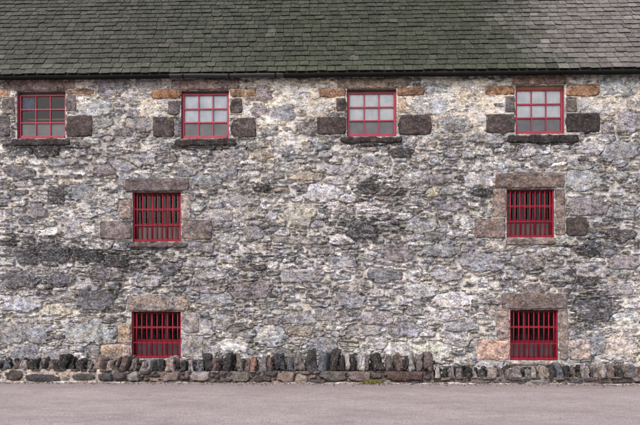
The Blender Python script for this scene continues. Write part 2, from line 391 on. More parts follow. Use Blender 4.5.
lime = (1-.8*isf[ids]*prof)[..., None]*sstep(.02, .42, fbm(X*4, Z*8, 58, 5)+.35*fbm(LX*14, LZ*34, 59, 3)+.12*low+.10*top-.05-.30*bigs)[..., None]*.65
C = C*(1-lime)+np.array((.74,.70,.66))*lime
# weather stains: dark growth in patches; eaves shade painted as a band; darker below sills
st = np.zeros(X.shape)
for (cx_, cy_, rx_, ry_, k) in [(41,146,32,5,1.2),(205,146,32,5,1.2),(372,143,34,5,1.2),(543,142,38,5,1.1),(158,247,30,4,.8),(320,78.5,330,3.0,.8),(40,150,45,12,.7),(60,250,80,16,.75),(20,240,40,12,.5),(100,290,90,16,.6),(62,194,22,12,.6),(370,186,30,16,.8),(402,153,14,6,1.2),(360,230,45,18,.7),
      (300,262,80,16,.45),(230,285,60,14,.5),(600,245,50,16,.8),(580,300,30,34,.6),(610,310,40,16,.6),(550,275,60,12,.5),(490,193,20,8,1.0),(545,150,60,10,.35),(150,262,50,12,.6),(262,190,18,10,.8),
      (410,195,40,14,.4),(600,120,30,10,.4),(205,150,80,8,.35),(430,215,60,18,.45),(235,320,50,8,.4),(20,345,20,8,.3),(580,332,26,12,.5),(330,150,30,7,.4)]:
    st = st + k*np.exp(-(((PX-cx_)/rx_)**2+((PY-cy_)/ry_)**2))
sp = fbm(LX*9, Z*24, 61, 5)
stain_shade = sstep(.02, .34, sp*.75 + st*.82 - .36 + .26*fbm(X*2.2, Z*3.5, 63, 3))
C = C*(1-stain_shade[..., None]*.80) + np.array((.03,.028,.032))*stain_shade[..., None]*.80
stk = sstep(.10, .40, fbm(X*9, Z*1.6, 74, 4))*sstep(.1, -.25, fbm(X*.8, Z*.8, 75, 2))*.35
C = C*(1-stk[..., None])+np.array((.05,.048,.05))*stk[..., None]
lich = sstep(.38, .55, fbm(X*5, Z*7, 71, 4)+.12*low)*(1-stain_shade)*.30
C = C*(1-lich[..., None]) + np.array((.52,.45,.24))*lich[..., None]
# wall below the top band greyed and slightly cooled
mid = ((1-top)*(1-.35*isf[ids]*prof))[..., None]
g_ = C.mean(-1, keepdims=True); C = C*(1-.38*mid)+g_*np.array((1.0,1.0,1.03))*.38*mid
fe_ = (isf[ids]*prof*(1-mort))[..., None]; C = C*(1+fe_*np.array((-.02,-.02,-.01)))
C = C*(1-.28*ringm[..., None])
mort = np.maximum(mort, .42*bigs*(isf[ids]*.6+.4))
nz, nx = X.shape
Y = -hfin
idx = np.arange(nz*nx).reshape(nz, nx)
xc = (xs[:-1]+xs[1:])/2; zc = (zs[:-1]+zs[1:])/2
keep = np.ones((nz-1, nx-1), bool)
V = [np.stack([X, Y, Z], -1).reshape(-1, 3)]; CC = [C.reshape(-1, 3)]; MM = [mort.reshape(-1)]
extra = []
base = nz*nx
for o in OP:
    keep &= ~((xc[None, :] > o[0]) & (xc[None, :] < o[2]) & (zc[:, None] > o[1]) & (zc[:, None] < o[3]))
    i0, i1 = np.argmin(abs(xs-o[0])), np.argmin(abs(xs-o[2])); j0, j1 = np.argmin(abs(zs-o[1])), np.argmin(abs(zs-o[3]))
    loop = list(idx[j0, i0:i1]) + list(idx[j0:j1, i1]) + list(idx[j1, i1:i0:-1]) + list(idx[j1:j0:-1, i0])
    vv = V[0][loop].copy(); rv = []
    prev = np.array(loop)
    for dep in (.05, .11, .17, .24):
        w = vv.copy(); w[:, 1] = dep
        V.append(w); CC.append(np.tile(np.array((.34,.29,.26)), (len(loop), 1))); MM.append(np.ones(len(loop)))
        cur = base+np.arange(len(loop)); base += len(loop)
        extra.append(np.stack([prev, np.roll(prev, -1), np.roll(cur, -1), cur], -1)); prev = cur
a = idx[:-1, :-1][keep]; b = idx[:-1, 1:][keep]; c = idx[1:, 1:][keep]; d = idx[1:, :-1][keep]
Q = np.concatenate([np.stack([a, b, c, d], -1)]+extra)
wall = mesh_np('facade_wall', np.concatenate(V), Q, M_WALL, B, np.concatenate(CC), np.concatenate(MM))

# side and rear walls (seen only from elsewhere), interior lining
DEP = 6.6
def attr_fill(o, c):
    a = o.data.attributes.new('col', 'FLOAT_COLOR', 'POINT'); n = len(o.data.vertices)
    a.data.foreach_set('color', np.tile(np.array([*c, 1.], np.float32), n))
THETA = math.radians(50)
for sx_ in (XW0, XW1):
    mb = MB()
    xo, xi = (sx_, sx_+.45) if sx_ < 0 else (sx_-.45, sx_)
    b0 = len(mb.v); zr = ZTOP + DEP/2*math.tan(THETA) - .1
    for x in (xo, xi):
        mb.v += [(x,.02,ZW0),(x,DEP,ZW0),(x,DEP,ZTOP),(x,DEP/2,zr),(x,.02,ZTOP)]
    mb.t += [(b0,b0+2,b0+1),(b0,b0+4,b0+2),(b0+4,b0+3,b0+2),(b0+5,b0+6,b0+7),(b0+5,b0+7,b0+9),(b0+9,b0+7,b0+8)]
    for i in range(5):
        j = (i+1) % 5; mb.q.append((b0+i, b0+j, b0+5+j, b0+5+i))
    o = mb.build('gable_wall', M_WALL, B); attr_fill(o, (.34,.33,.33))
mb = MB(); mb.box(XW0+.45, DEP-.45, ZW0, XW1-.45, DEP, ZTOP); o = mb.build('rear_wall', M_WALL, B); attr_fill(o, (.34,.33,.33))
# inner lining with holes for the windows
mb = MB()
ys0, ys1 = .30, .34
gx = sorted(set([XW0+.45, XW1-.45]+[v for o in OP for v in (o[0]-.05, o[2]+.05)])); gz = sorted(set([ZW0, ZTOP]+[v for o in OP for v in (o[1]-.05, o[3]+.05)]))
for i in range(len(gx)-1):
    for j in range(len(gz)-1):
        mx, mz = (gx[i]+gx[i+1])/2, (gz[j]+gz[j+1])/2
        if any(o[0]-.05 < mx < o[2]+.05 and o[1]-.05 < mz < o[3]+.05 for o in OP): continue
        mb.quad((gx[i],ys0,gz[j]),(gx[i+1],ys0,gz[j]),(gx[i+1],ys0,gz[j+1]),(gx[i],ys0,gz[j+1]))
mb.box(XW0+.45, ys1, 1.9, XW1-.45, DEP-.45, 2.0); mb.box(XW0+.45, ys1, 4.2, XW1-.45, DEP-.45, 4.3)
mb.build('interior_floors', M_DARKIN, B)

# ---- dressed stones
def slab(name, R, col, k, th, seed, back=.03):
    xa, za, xb, zb = R; w = xb-xa; h = zb-za; step = .0115
    nxs = max(6, int(w/step)); nzs = max(5, int(h/step))
    u = np.linspace(-1, 1, nxs); v = np.linspace(-1, 1, nzs); Uu, Vv = np.meshgrid(u, v)
    k = min(1, k+(.07 if name == 'lintel' else .16)+.12*abs(math.sin(seed*2.3))); px_ = Uu*np.sqrt(1-k*Vv**2/2); pz_ = Vv*np.sqrt(1-k*Uu**2/2)
    Xs = (xa+xb)/2+px_*w/2; Zs = (za+zb)/2+pz_*h/2
    e = np.minimum((1-abs(Uu))*w/2, (1-abs(Vv))*h/2)
    wb = .022*sstep(.05, 0, e)
    lw = (.026 if name != 'lintel' else .010)*sstep(.10, 0, e); Xs = Xs+lw*fbm(Zs*5, Xs*5, seed+8, 2)*(0 if name == 'sill' else 1); Zs = Zs+lw*fbm(Xs*6, Zs*5, seed+9, 2)
    Xs = Xs+wb*fbm(Xs*14, Zs*14, seed, 3); Zs = Zs+wb*fbm(Xs*14, Zs*14, seed+5, 3)
    hh = th*(.25+.75*np.sqrt(np.clip(e/.028, 0, 1)))
    hh = hh+(.008*fbm(Xs*6, Zs*9, seed+1, 3)+.006*fbm(Xs*26, Zs*30, seed+2, 3))*sstep(0, .012, e) + .005*(Uu*math.sin(seed)+Vv*math.cos(seed*1.7))
    dark = np.exp(.55*fbm(Xs*5, Zs*7, seed+3, 4)+.35*fbm(Xs*20, Zs*24, seed+6, 3))
    cc = np.array(col)*dark[..., None]
    n = nxs*nzs; id_ = np.arange(n).reshape(nzs, nxs)
    P = np.stack([Xs, -hh, Zs], -1).reshape(-1, 3)
    loop = list(id_[0, :-1])+list(id_[:-1, -1])+list(id_[-1, :0:-1])+list(id_[:0:-1, 0])
    bk = P[loop].copy(); bk[:, 1] = back
    q = np.stack([id_[:-1,:-1].ravel(), id_[:-1,1:].ravel(), id_[1:,1:].ravel(), id_[1:,:-1].ravel()], -1)
    cur = n+np.arange(len(loop)); pr = np.array(loop)
    q2 = np.stack([pr, cur, np.roll(cur, -1), np.roll(pr, -1)], -1)
    cl = cc.reshape(-1, 3)
    return mesh_np(name, np.concatenate([P, bk]), np.concatenate([q, q2]), M_DRESS, B, np.concatenate([cl, cl[loop]]), np.zeros(n+len(loop)))
for i, (d, R) in enumerate(zip(DR, drects)):
    o = slab(d[0], R, d[2], d[3], d[4], 100+i*3.3)

# ---- windows
def window(i, R, kind):
    xa, za, xb, zb = R; w = xb-xa; h = zb-za
    y0 = .075 if kind != 'c' else .15            # frame front
    fr = MB(); fw = .05; g = .002
    fm = M_PINK if kind in 'ab' else M_RED2
    drop = .05 if kind in 'ab' else .015          # shadow gap at the head
    T = zb-drop
    fr.box(xa+g, y0, za+.004, xa+fw, y0+.08, T); fr.box(xb-fw, y0, za+.004, xb-g, y0+.08, T)
    fr.box(xa+fw, y0+.004, T-.035, xb-fw, y0+.08, T)
    fr.box(xa+fw, y0-.02, za+.004, xb-fw, y0+.08, za+.07)
    if kind in 'ab':
        # painted lining on the reveals
        fr.box(xa+g, .030, za+.006, xa+.014, y0, T-.01); fr.box(xb-.014, .030, za+.006, xb-g, y0, T-.01)
    W = fr.build('window', fm, B, bevel=.004)
    hb = MB(); hb.box(xa+g, y0+.03, T, xb-g, y0+.07, zb-.002); hb.build('head_board', M_PIPE if kind != 'b' or i != 3 else M_WOOD, W)
    ia, ib, ja, jb = xa+fw, xb-fw, za+.07, T-.035
    sa = MB(); bw = .011 if kind in 'ab' else .019
    mw, mh = (ib-ia)/3, (jb-ja)/3
    ysb = y0+(.012 if kind != 'c' else .03)
    for k in (1, 2):
        sa.box(ia+mw*k-bw, ysb, ja, ia+mw*k+bw, ysb+.035, jb)
        sa.box(ia, ysb-.003-(.004 if k == 2 else 0), ja+mh*k-bw*1.25, ib, ysb+.032, ja+mh*k+bw*1.25)
    sa.build('glazing_bars', fm, W, bevel=.003)
    gl = MB(); gl.quad((ia, ysb+.02, ja), (ib, ysb+.02, ja), (ib, ysb+.02, jb), (ia, ysb+.02, jb)); gl.build('glass_pane', M_GLASS, W)
    # grey boarding behind the bottom row of panes
    bo = MB(); bo.box(ia, ysb+.04, ja, ib, ysb+.055, ja+mh-.004)
    bo.build('lower_board', M_BOARD if kind in 'ab' else M_BOARD2, W)
    if kind == 'b':
        c1 = MB(); n = 42; zt = jb+.02; z0 = ja+mh*2
        b_ = len(c1.v)
        for k in range(n+1):
            x = ia+(ib-ia)*k/n; y = ysb+.040+.004*math.sin(k*1.35+i)+.004*math.sin(k*3.1)
            c1.v += [(x, y, ja+mh+.0), (x, y, zt)]
        for k in range(n): c1.q.append((2*k, 2*k+2, 2*k+3, 2*k+1))
        c1.build('net_curtain', M_BLIND if i in (1,) else M_BLIND2, W, smooth=True)
    elif kind == 'a':
        sh = MB(); sh.box(ia, ysb+.30, ja+mh*1.50, ib, ysb+.45, ja+mh*1.60); sh.build('shelf', M_WOOD, W)
        cu = MB(); n = 14
        for k in range(n+1):
            x = ia+(mw*.75)*k/n; cu.v += [(x, ysb+.10+.012*math.sin(k*1.2), ja+mh*2.05+.05*math.sin(k*.5)), (x, ysb+.10+.012*math.sin(k*1.2), jb+.02)]
        for k in range(n): cu.q.append((2*k, 2*k+2, 2*k+3, 2*k+1))
        cu.build('blue_reflection_patch', M_REFLECTION, W, smooth=True)  # blue-white pane reflection, painted on a scrap behind the glass
    if kind == 'c':
        yb = .055; nb = 9
        # flat iron surround and cross bars, round uprights
        gr = MB(); gr.box(xa+.004, yb-.008, za+.012, xa+.030, yb+.010, zb-.006); gr.box(xb-.030, yb-.008, za+.012, xb-.004, yb+.010, zb-.006)
        gr.box(xa+.030, yb-.006, za+.012, xb-.030, yb+.012, za+.052); gr.build('grille_frame', M_RED, W, bevel=.002)
        for zf in (.335, .66):
            cb = MB(); z = za+h*zf; cb.box(xa+.030, yb-.004, z-.011, xb-.030, yb+.008, z+.011); cb.build('crossbar', M_RED, W)
        for k in range(nb):
            x = xa+.030+(w-.060)*(k+.55)/nb + random.uniform(-.004, .004)
            bb = MB(); bb.tube((x, yb+.002, za+.040), (x+random.uniform(-.003,.003), yb+.002, zb-.004), .0120, 8); bb.build('upright_bar', M_RED, W, smooth=True)
    return W
for i, (w_, R) in enumerate(zip(WIN, OP)): window(i, R, w_[4])

# ------------------------------------------------------------------ roof
def slate_material():
    m, nt, bs, out = newmat('mossy_slate')
    a_ = N(nt, 'ShaderNodeAttribute', attribute_name='col'); c = a_.outputs['Color']
    p = pos(nt)
    n1 = noise(nt, p, 12, 5, .7); n2 = noise(nt, p, 60, 4, .75); n3 = noise(nt, p, 2.2, 4, .6)
    c = mix(nt, 1.0, c, ramp(nt, n1, [(.3, .60), (.5, 1.0), (.7, 1.4)]), 'MULTIPLY')
    c = mix(nt, 1.0, c, ramp(nt, n2, [(.3, .60), (.5, 1.0), (.7, 1.5)]), 'MULTIPLY')
    l = noise(nt, p, 26, 6, .75, .5)
    c = mix(nt, math_(nt, 'MULTIPLY', ramp(nt, l, [(.58, 0), (.64, 1)]), .55), c, (.33,.33,.29))
    k = noise(nt, p, 17, 6, .8, .3)
    c = mix(nt, math_(nt, 'MULTIPLY', ramp(nt, k, [(.58, 0), (.64, 1)]), .6), c, (.02,.021,.018))
    nt.links.new(c, bs.inputs['Base Color']); bs.inputs['Roughness'].default_value = .8; bs.inputs['Specular IOR Level'].default_value = .3
    bump(nt, bs, math_(nt, 'ADD', n1, math_(nt, 'MULTIPLY', n2, .6)), .7, .012)
    return m
M_SLATE = slate_material()
EY, EZ = -.16, at(320, 72.0, -.16)[1]
# the eaves are very slightly out of level, as in the old building
slope_len = (DEP/2 - EY)/math.cos(THETA)
ct, st_ = math.cos(THETA), math.sin(THETA)
def slates(sign, X0, X1, detail):
    rr = random.Random(4 if sign > 0 else 5)
    v = []; q = []; cl = []
    sdist = 0.0; row = 0
    while sdist < slope_len-.05:
        e = .187-.0011*row
        x = X0 - rr.uniform(0, .2) + (.5*.22 if row % 2 else 0)
        while x < X1:
            w = rr.choice((.17,.19,.20,.22,.23,.25))*rr.uniform(.93, 1.07)*(1-.006*row)
            g = .010; t = rr.uniform(.010, .017); L = min(e*1.9, slope_len-sdist+.02)
            lift = rr.uniform(.030, .046); ns = 4 if detail else 1
            skew = rr.uniform(-.004, .004); dj = rr.uniform(-.006, .006)
            chip = rr.random() < .12
            b0 = len(v)
            # columns across the slate: lower edge top/bottom, upper edge
            for k in range(ns+1):
                xx = x+g/2+(w-g)*k/ns
                s0 = sdist+dj+rr.uniform(-.003, .003)+skew*(k-ns/2)
                if chip and k in (0, ns): s0 += rr.uniform(.01, .03)
                s1 = sdist+L
                for (ss, off_) in ((s0, lift-t), (s0, lift), (s1, .004)):
                    y = EY+ss*ct-off_*st_; z = EZ+ss*st_+off_*ct
                    if sign < 0: y = DEP-y
                    v.append((xx, y, z))
            for k in range(ns):
                a = b0+k*3; b = a+3
                q += [(a+1, b+1, b+2, a+2)]
            q.append((b0, b0+1, b0+2, b0)) if False else None
            # side edges as thin quads
            for kk in (0, ns):
                a = b0+kk*3; y_, z_ = v[a+2][1], v[a+2][2]
                v.append((v[a+2][0], y_+.004*st_*sign, z_-.006*ct)); q.append((a, a+1, a+2, len(v)-1))
            # colour
            cx_ = x+w/2; yy = EY+sdist*ct; zz = EZ+sdist*st_
            dx = cx_-CX; dep = AX[0]*dx+AX[1]*(D+yy); pxx = 320+F*(RT[0]*dx+RT[1]*(D+yy))/dep; pyy = HY-F*(zz-CH)/dep
            bd = 500+pyy*.55+rr.gauss(0, 9)+14*math.sin(pyy*.21)
            if pxx > bd-25: t_ = min(1, (pxx-bd+25)/70+rr.uniform(-.18,.18)); t_ = max(0, t_); base_ = tuple(a_*t_+b_*(1-t_) for a_, b_ in zip((.150,.136,.128), (.064,.070,.046)))
            else:
                mo = min(1, max(0, (pxx-60+rr.uniform(-60, 60))/220))
                base_ = tuple(a_*(1-mo)+b_*mo for a_, b_ in zip((.080,.080,.064), (.058,.064,.041)))
            if pyy > 66 and pxx < bd: base_ = tuple(x_*1.25 for x_ in base_)
            f = rr.uniform(.62, .98)
            if rr.random() < .025: f *= 1.35
            if rr.random() < .012: base_ = (.10,.09,.075)
            cc = tuple(x_*f*(.90+.32*min(1, max(0, (pxx-bd+25)/60))) for x_ in base_)
            cl += [cc]*(len(v)-b0)
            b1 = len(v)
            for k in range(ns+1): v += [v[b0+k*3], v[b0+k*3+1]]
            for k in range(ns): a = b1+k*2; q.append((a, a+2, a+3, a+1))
            cl += [tuple(x_*.15 for x_ in cc)]*(len(v)-b1)  # butt edges darkened in colour as painted shadow lines between courses
            x += w
        sdist += e; row += 1
    return v, q, cl
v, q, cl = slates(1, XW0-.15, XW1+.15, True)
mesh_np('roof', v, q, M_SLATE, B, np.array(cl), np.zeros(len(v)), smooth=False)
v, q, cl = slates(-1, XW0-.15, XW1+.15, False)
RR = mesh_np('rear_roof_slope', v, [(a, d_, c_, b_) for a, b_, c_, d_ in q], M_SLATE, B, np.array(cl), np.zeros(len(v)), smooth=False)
mb = MB()   # sarking boards under the slates
zr = EZ+slope_len*st_
for sg in (1, -1):
    y0_ = EY+.03 if sg > 0 else DEP-EY-.03
    n0 = (0, -.012*st_*sg, -.008)
    a = (XW0-.1, y0_, EZ-.012); b_ = (XW1+.1, y0_, EZ-.012); c_ = (XW1+.1, DEP/2, zr-.03); d_ = (XW0-.1, DEP/2, zr-.03)
    dn = lambda p: (p[0], p[1]+.03*sg, p[2]-.05)
    k = len(mb.v); mb.v += [a, b_, c_, d_, dn(a), dn(b_), dn(c_), dn(d_)]
    for f in ((0,1,2,3),(7,6,5,4),(0,4,5,1),(1,5,6,2),(3,2,6,7),(0,3,7,4)): mb.q.append(tuple(k+i for i in f))
mb.build('roof_boards', M_PIPE, B)
mb = MB(); mb.tube((XW0-.15, DEP/2, zr+.0), (XW1+.15, DEP/2, zr+.0), .10, 14, 'x'); o = mb.build('ridge', M_GREYIRON, B, smooth=True)
# soffit closing wall top to eaves
mb = MB(); mb.box(XW0, -.10, ZTOP-.02, XW1, .5, ZTOP+.03); mb.build('eaves_board', M_PIPE, B)

# gutter in lengths, half round with brackets
def gutter_run(x0, x1, mat, dz, rad=.064):
    n = 10; v = []; q = []
    yc = EY-.012; zc_ = EZ-.046+dz
    segs = max(2, int((x1-x0)/.25))
    prof_ = [(yc+rad*math.cos(math.pi+math.pi*i/n), zc_+rad*math.sin(math.pi+math.pi*i/n)) for i in range(n+1)]
    inn = [(yc+(rad-.006)*math.cos(math.pi+math.pi*i/n), zc_+(rad-.006)*math.sin(math.pi+math.pi*i/n)) for i in range(n+1)]
    ring = prof_+inn[::-1]; m_ = len(ring)
    for s_ in range(segs+1):
        x = x0+(x1-x0)*s_/segs; dzz = .004*math.sin(x*1.7)+.003*math.sin(x*4.3)
        v += [(x, y, z+dzz) for y, z in ring]
    for s_ in range(segs):
        for i in range(m_):
            j = (i+1) % m_; a = s_*m_
            q.append((a+i, a+m_+i, a+m_+j, a+j))
    g = mesh_np('gutter', v, q, mat, B, smooth=True)
    x = x0+.25
    while x < x1:
        bk = MB(); pr = [(yc+(rad+.004)*math.cos(math.pi+math.pi*i/8), zc_+(rad+.004)*math.sin(math.pi+math.pi*i/8)) for i in range(9)]
        for i in range(8):
            (ya, za_), (yb_, zb_) = pr[i], pr[i+1]
            bk.quad((x, ya, za_), (x+.03, ya, za_), (x+.03, yb_, zb_), (x, yb_, zb_))
        bk.box(x, yc+rad-.002, zc_-.01, x+.03, -.045, zc_+.012)
        bk.build('gutter_bracket', M_IRON, g)
        x += .92
    co = MB(); co.tube((x0-.03, 0, 0), (x0+.03, 0, 0), .001, 4, 'x')
    return g
gx_ = [XW0-.1, at(90,75)[0], at(172,75)[0], at(284,75)[0], at(420,75)[0], at(545,72)[0], XW1+.1]
for i in range(6):
    gutter_run(gx_[i]+.004, gx_[i+1]-.004, M_GREYIRON if i == 2 else M_IRON, (0.012, .010, .012, -.002, -.004, -.002)[i])

# ------------------------------------------------------------------ low roadside wall
YW = -.70                       # front face
L = empty('low_roadside_wall', (0, YW, 0), 'low rough dry stone wall with upright cope stones along the road edge', 'wall')
def base_top(px):               # top of the coursed base in picture rows
    if px < 105: return 369.5
    if px < 125: return 369.5+(px-105)/20*2.0
    if px < 434: return 371.5
    return 377.5
def wx(px, py): return at(px, py, YW)
xs2 = np.arange(-8.2, 8.2, .0115); zs2 = np.arange(-.06, .20, .0100)
TH = .34
BROWN = [((.15,.11,.105), 30), ((.09,.075,.075), 26), ((.20,.155,.15), 18), ((.30,.25,.24), 8), ((.09,.085,.09), 12), ((.21,.15,.13), 8), ((.30,.29,.28), 6)]
ft2 = []
for (fx, fy, hw, hh, c) in [(15,377,9,4,(.10,.08,.08)),(42,379,20,3.2,(.09,.08,.08)),(85,378,12,3,(.10,.09,.09)),(66,378,5,3,(.38,.32,.29)),(22,371.5,5,1.6,(.16,.13,.13)),(36,372,6,1.6,(.12,.10,.10)),(48,371.5,4,1.5,(.2,.17,.16)),(60,372,7,1.8,(.08,.07,.07)),(74,372,5,1.8,(.1,.08,.08)),(83,372,4,2,(.07,.06,.06)),(93,372,5,1.8,(.12,.1,.1)),(104,372,6,2,(.18,.15,.14)),(106,378,9,3,(.1,.09,.09)),(118,377,6,3,(.14,.11,.11)),(4,371.5,5,1.6,(.1,.08,.08)),(-8,378,9,3,(.1,.08,.08)),(134,377,6,4,(.36,.32,.31)),(200,377,9,4,(.36,.33,.33)),(287,378,8,5,(.32,.24,.20)),(301,380,7,4,(.34,.30,.27)),
        (360,377,10,5,(.27,.20,.18)),(405,376,18,5,(.13,.09,.08)),(240,378,9,5,(.22,.19,.18)),(333,376,12,5,(.16,.14,.14)),(170,377,9,4,(.25,.20,.19)),(540,380,9,3,(.26,.24,.22)),(480,380,9,3,(.20,.17,.16))]:
    x, z = wx(fx, fy); ft2.append((x, z, hw/52, hh/52, 3, random.uniform(-.08, .08), c, random.uniform(.02, .04)))
fd2 = stonefield(xs2, zs2, ft2, [(60, .10, .20, .045, .07, .95), (900, .05, .12, .03, .05, .9), (2500, .03, .07, .015, .03, .86)], 15)
X2, Z2 = fd2['X'], fd2['Z']; id2 = fd2['id']; c2 = stone_colours(fd2, 19, BROWN)*.8
pr2 = sstep(-.002, .02, fd2['s'])
h2 = (.02+fd2['rise'][id2]*1.2+.02*(1-np.clip(fd2['d1'],0,1)**2)+.008*fbm(X2*14, Z2*20, 81, 4))*pr2-.05*(1-pr2)
dx = X2-CX; dep2 = AX[0]*dx+AX[1]*(D+YW); PX2 = 320+F*(RT[0]*dx+RT[1]*(D+YW))/dep2
leftm = sstep(118, 96, PX2)
m2h = -.022+.045*leftm+.012*fbm(X2*5, Z2*9, 83, 3)+.004*fbm(X2*40, Z2*40, 85, 2)+.02*sstep(420, 470, PX2)*.6
mo2 = sstep(-.004, .006, m2h-h2)[..., None]
mcol = np.array((.17,.14,.13))*(1-leftm[..., None])+np.array((.50,.43,.38))*leftm[..., None]
C2 = c2[id2]*(1+.2*fbm(X2*9, Z2*20, 87, 3))[..., None]*(1-mo2)+mcol*mo2
# squash rows into the varying wall height
top_z = np.array([wx(p, base_top(p))[1] for p in np.interp(xs2, [xs2[0], xs2[-1]], [to_px(xs2[0]*1.0, 1)[0]*1.0, to_px(xs2[-1], 1)[0]])])
for i_, xx in enumerate(xs2):
    dd = xx-CX; dp = AX[0]*dd+AX[1]*(D+YW); p_ = 320+F*(RT[0]*dd+RT[1]*(D+YW))/dp
    top_z[i_] = wx(p_, base_top(p_))[1]
top_z = top_z+.008*fbm(xs2*4, xs2*0, 91, 3)
zsn = np.clip((Z2-zs2[0])/(zs2[-1]-zs2[0]), 0, 1)
Zr = zs2[0]+zsn*(top_z[None, :]-zs2[0])
h2 = np.maximum(h2, m2h)-.02*zsn**4
F2 = np.stack([X2, YW+.02-h2, Zr], -1)
rows = [F2[j] for j in range(F2.shape[0])]; cols2 = [C2[j] for j in range(F2.shape[0])]
tp = F2[-1].copy()
for k, yy in enumerate((YW+.10, YW+.2, YW+TH)):
    r_ = tp.copy(); r_[:, 1] = yy; r_[:, 2] += .012*fbm(xs2*9+k*7, xs2*0+k, 93, 3)-.004; rows.append(r_); cols2.append(C2[-1])
bt = tp.copy(); bt[:, 1] = YW+TH; bt[:, 2] = -.06; rows.append(bt); cols2.append(C2[-1])
P = np.stack(rows); nzz, nxx = P.shape[:2]; id_ = np.arange(nzz*nxx).reshape(nzz, nxx)
q = np.stack([id_[:-1,:-1].ravel(), id_[:-1,1:].ravel(), id_[1:,1:].ravel(), id_[1:,:-1].ravel()], -1)
M_BASE = stone_material('wall_base_stone', contrast=.65, sc=1.1, streak=1.8, darkamt=.5, paleamt=.3)
mesh_np('wall_base', P.reshape(-1, 3), q, M_BASE, L, np.stack(cols2).reshape(-1, 3), np.zeros(nzz*nxx))

def rock(name, c, hw, hd, hh, tilt, col, seed, mat, parent, p=3.2, n=9, taper=.0, rough=.12, yawr=0, pinch=0):
    g = np.linspace(-1, 1, n)
    faces = []; vs = {}; V_ = []; Q_ = []
    def vid(a):
        k = tuple(np.round(a, 5))
        if k not in vs: vs[k] = len(V_); V_.append(a)
        return vs[k]
    for ax_ in range(3):
        for sg in (-1, 1):
            for i in range(n-1):
                for j in range(n-1):
                    cs = []
                    for (a, b) in ((g[i], g[j]), (g[i+1], g[j]), (g[i+1], g[j+1]), (g[i], g[j+1])):
                        pnt = [0, 0, 0]; pnt[ax_] = sg; pnt[(ax_+1) % 3] = a; pnt[(ax_+2) % 3] = b
                        cs.append(vid(np.array(pnt, float)))
                    Q_.append(cs if sg > 0 else cs[::-1])
    A_ = np.array(V_)
    nr = (np.abs(A_)**p).sum(1)**(1/p); A_ = A_/nr[:, None]
    f = 1+rough*(fbm(A_[:,0]*1.6+seed, A_[:,2]*1.6+A_[:,1]*1.3, seed, 3))+rough*.5*fbm(A_[:,0]*5+A_[:,1]*4, A_[:,2]*5+seed, seed+2, 3)
    A_ = A_*f[:, None]
    tz = (A_[:, 2]+1)/2
    A_[:, 0] *= (1-taper*tz)*(1-pinch*tz**2)
    xx = A_[:,0]*hw; yy = A_[:,1]*hd; zz = A_[:,2]*hh
    ct_, s2 = math.cos(tilt), math.sin(tilt)
    x2 = xx*ct_+zz*s2; z2 = -xx*s2+zz*ct_
    cy, sy = math.cos(yawr), math.sin(yawr)
    P_ = np.stack([c[0]+x2*cy-yy*sy, c[1]+x2*sy+yy*cy, c[2]+z2], -1)
    cc = np.array(col)*(1+.2*fbm(P_[:,0]*9, P_[:,2]*9+seed, seed+4, 3))[:, None]
    return mesh_np(name, P_, Q_, mat, parent, cc, np.zeros(len(P_)))

CDK=(.055,.05,.05); CGR=(.20,.18,.175); CBR=(.17,.125,.115); CPK=(.36,.27,.25); CRD=(.34,.19,.16); CWH=(.46,.43,.42); CBL=(.15,.16,.185)
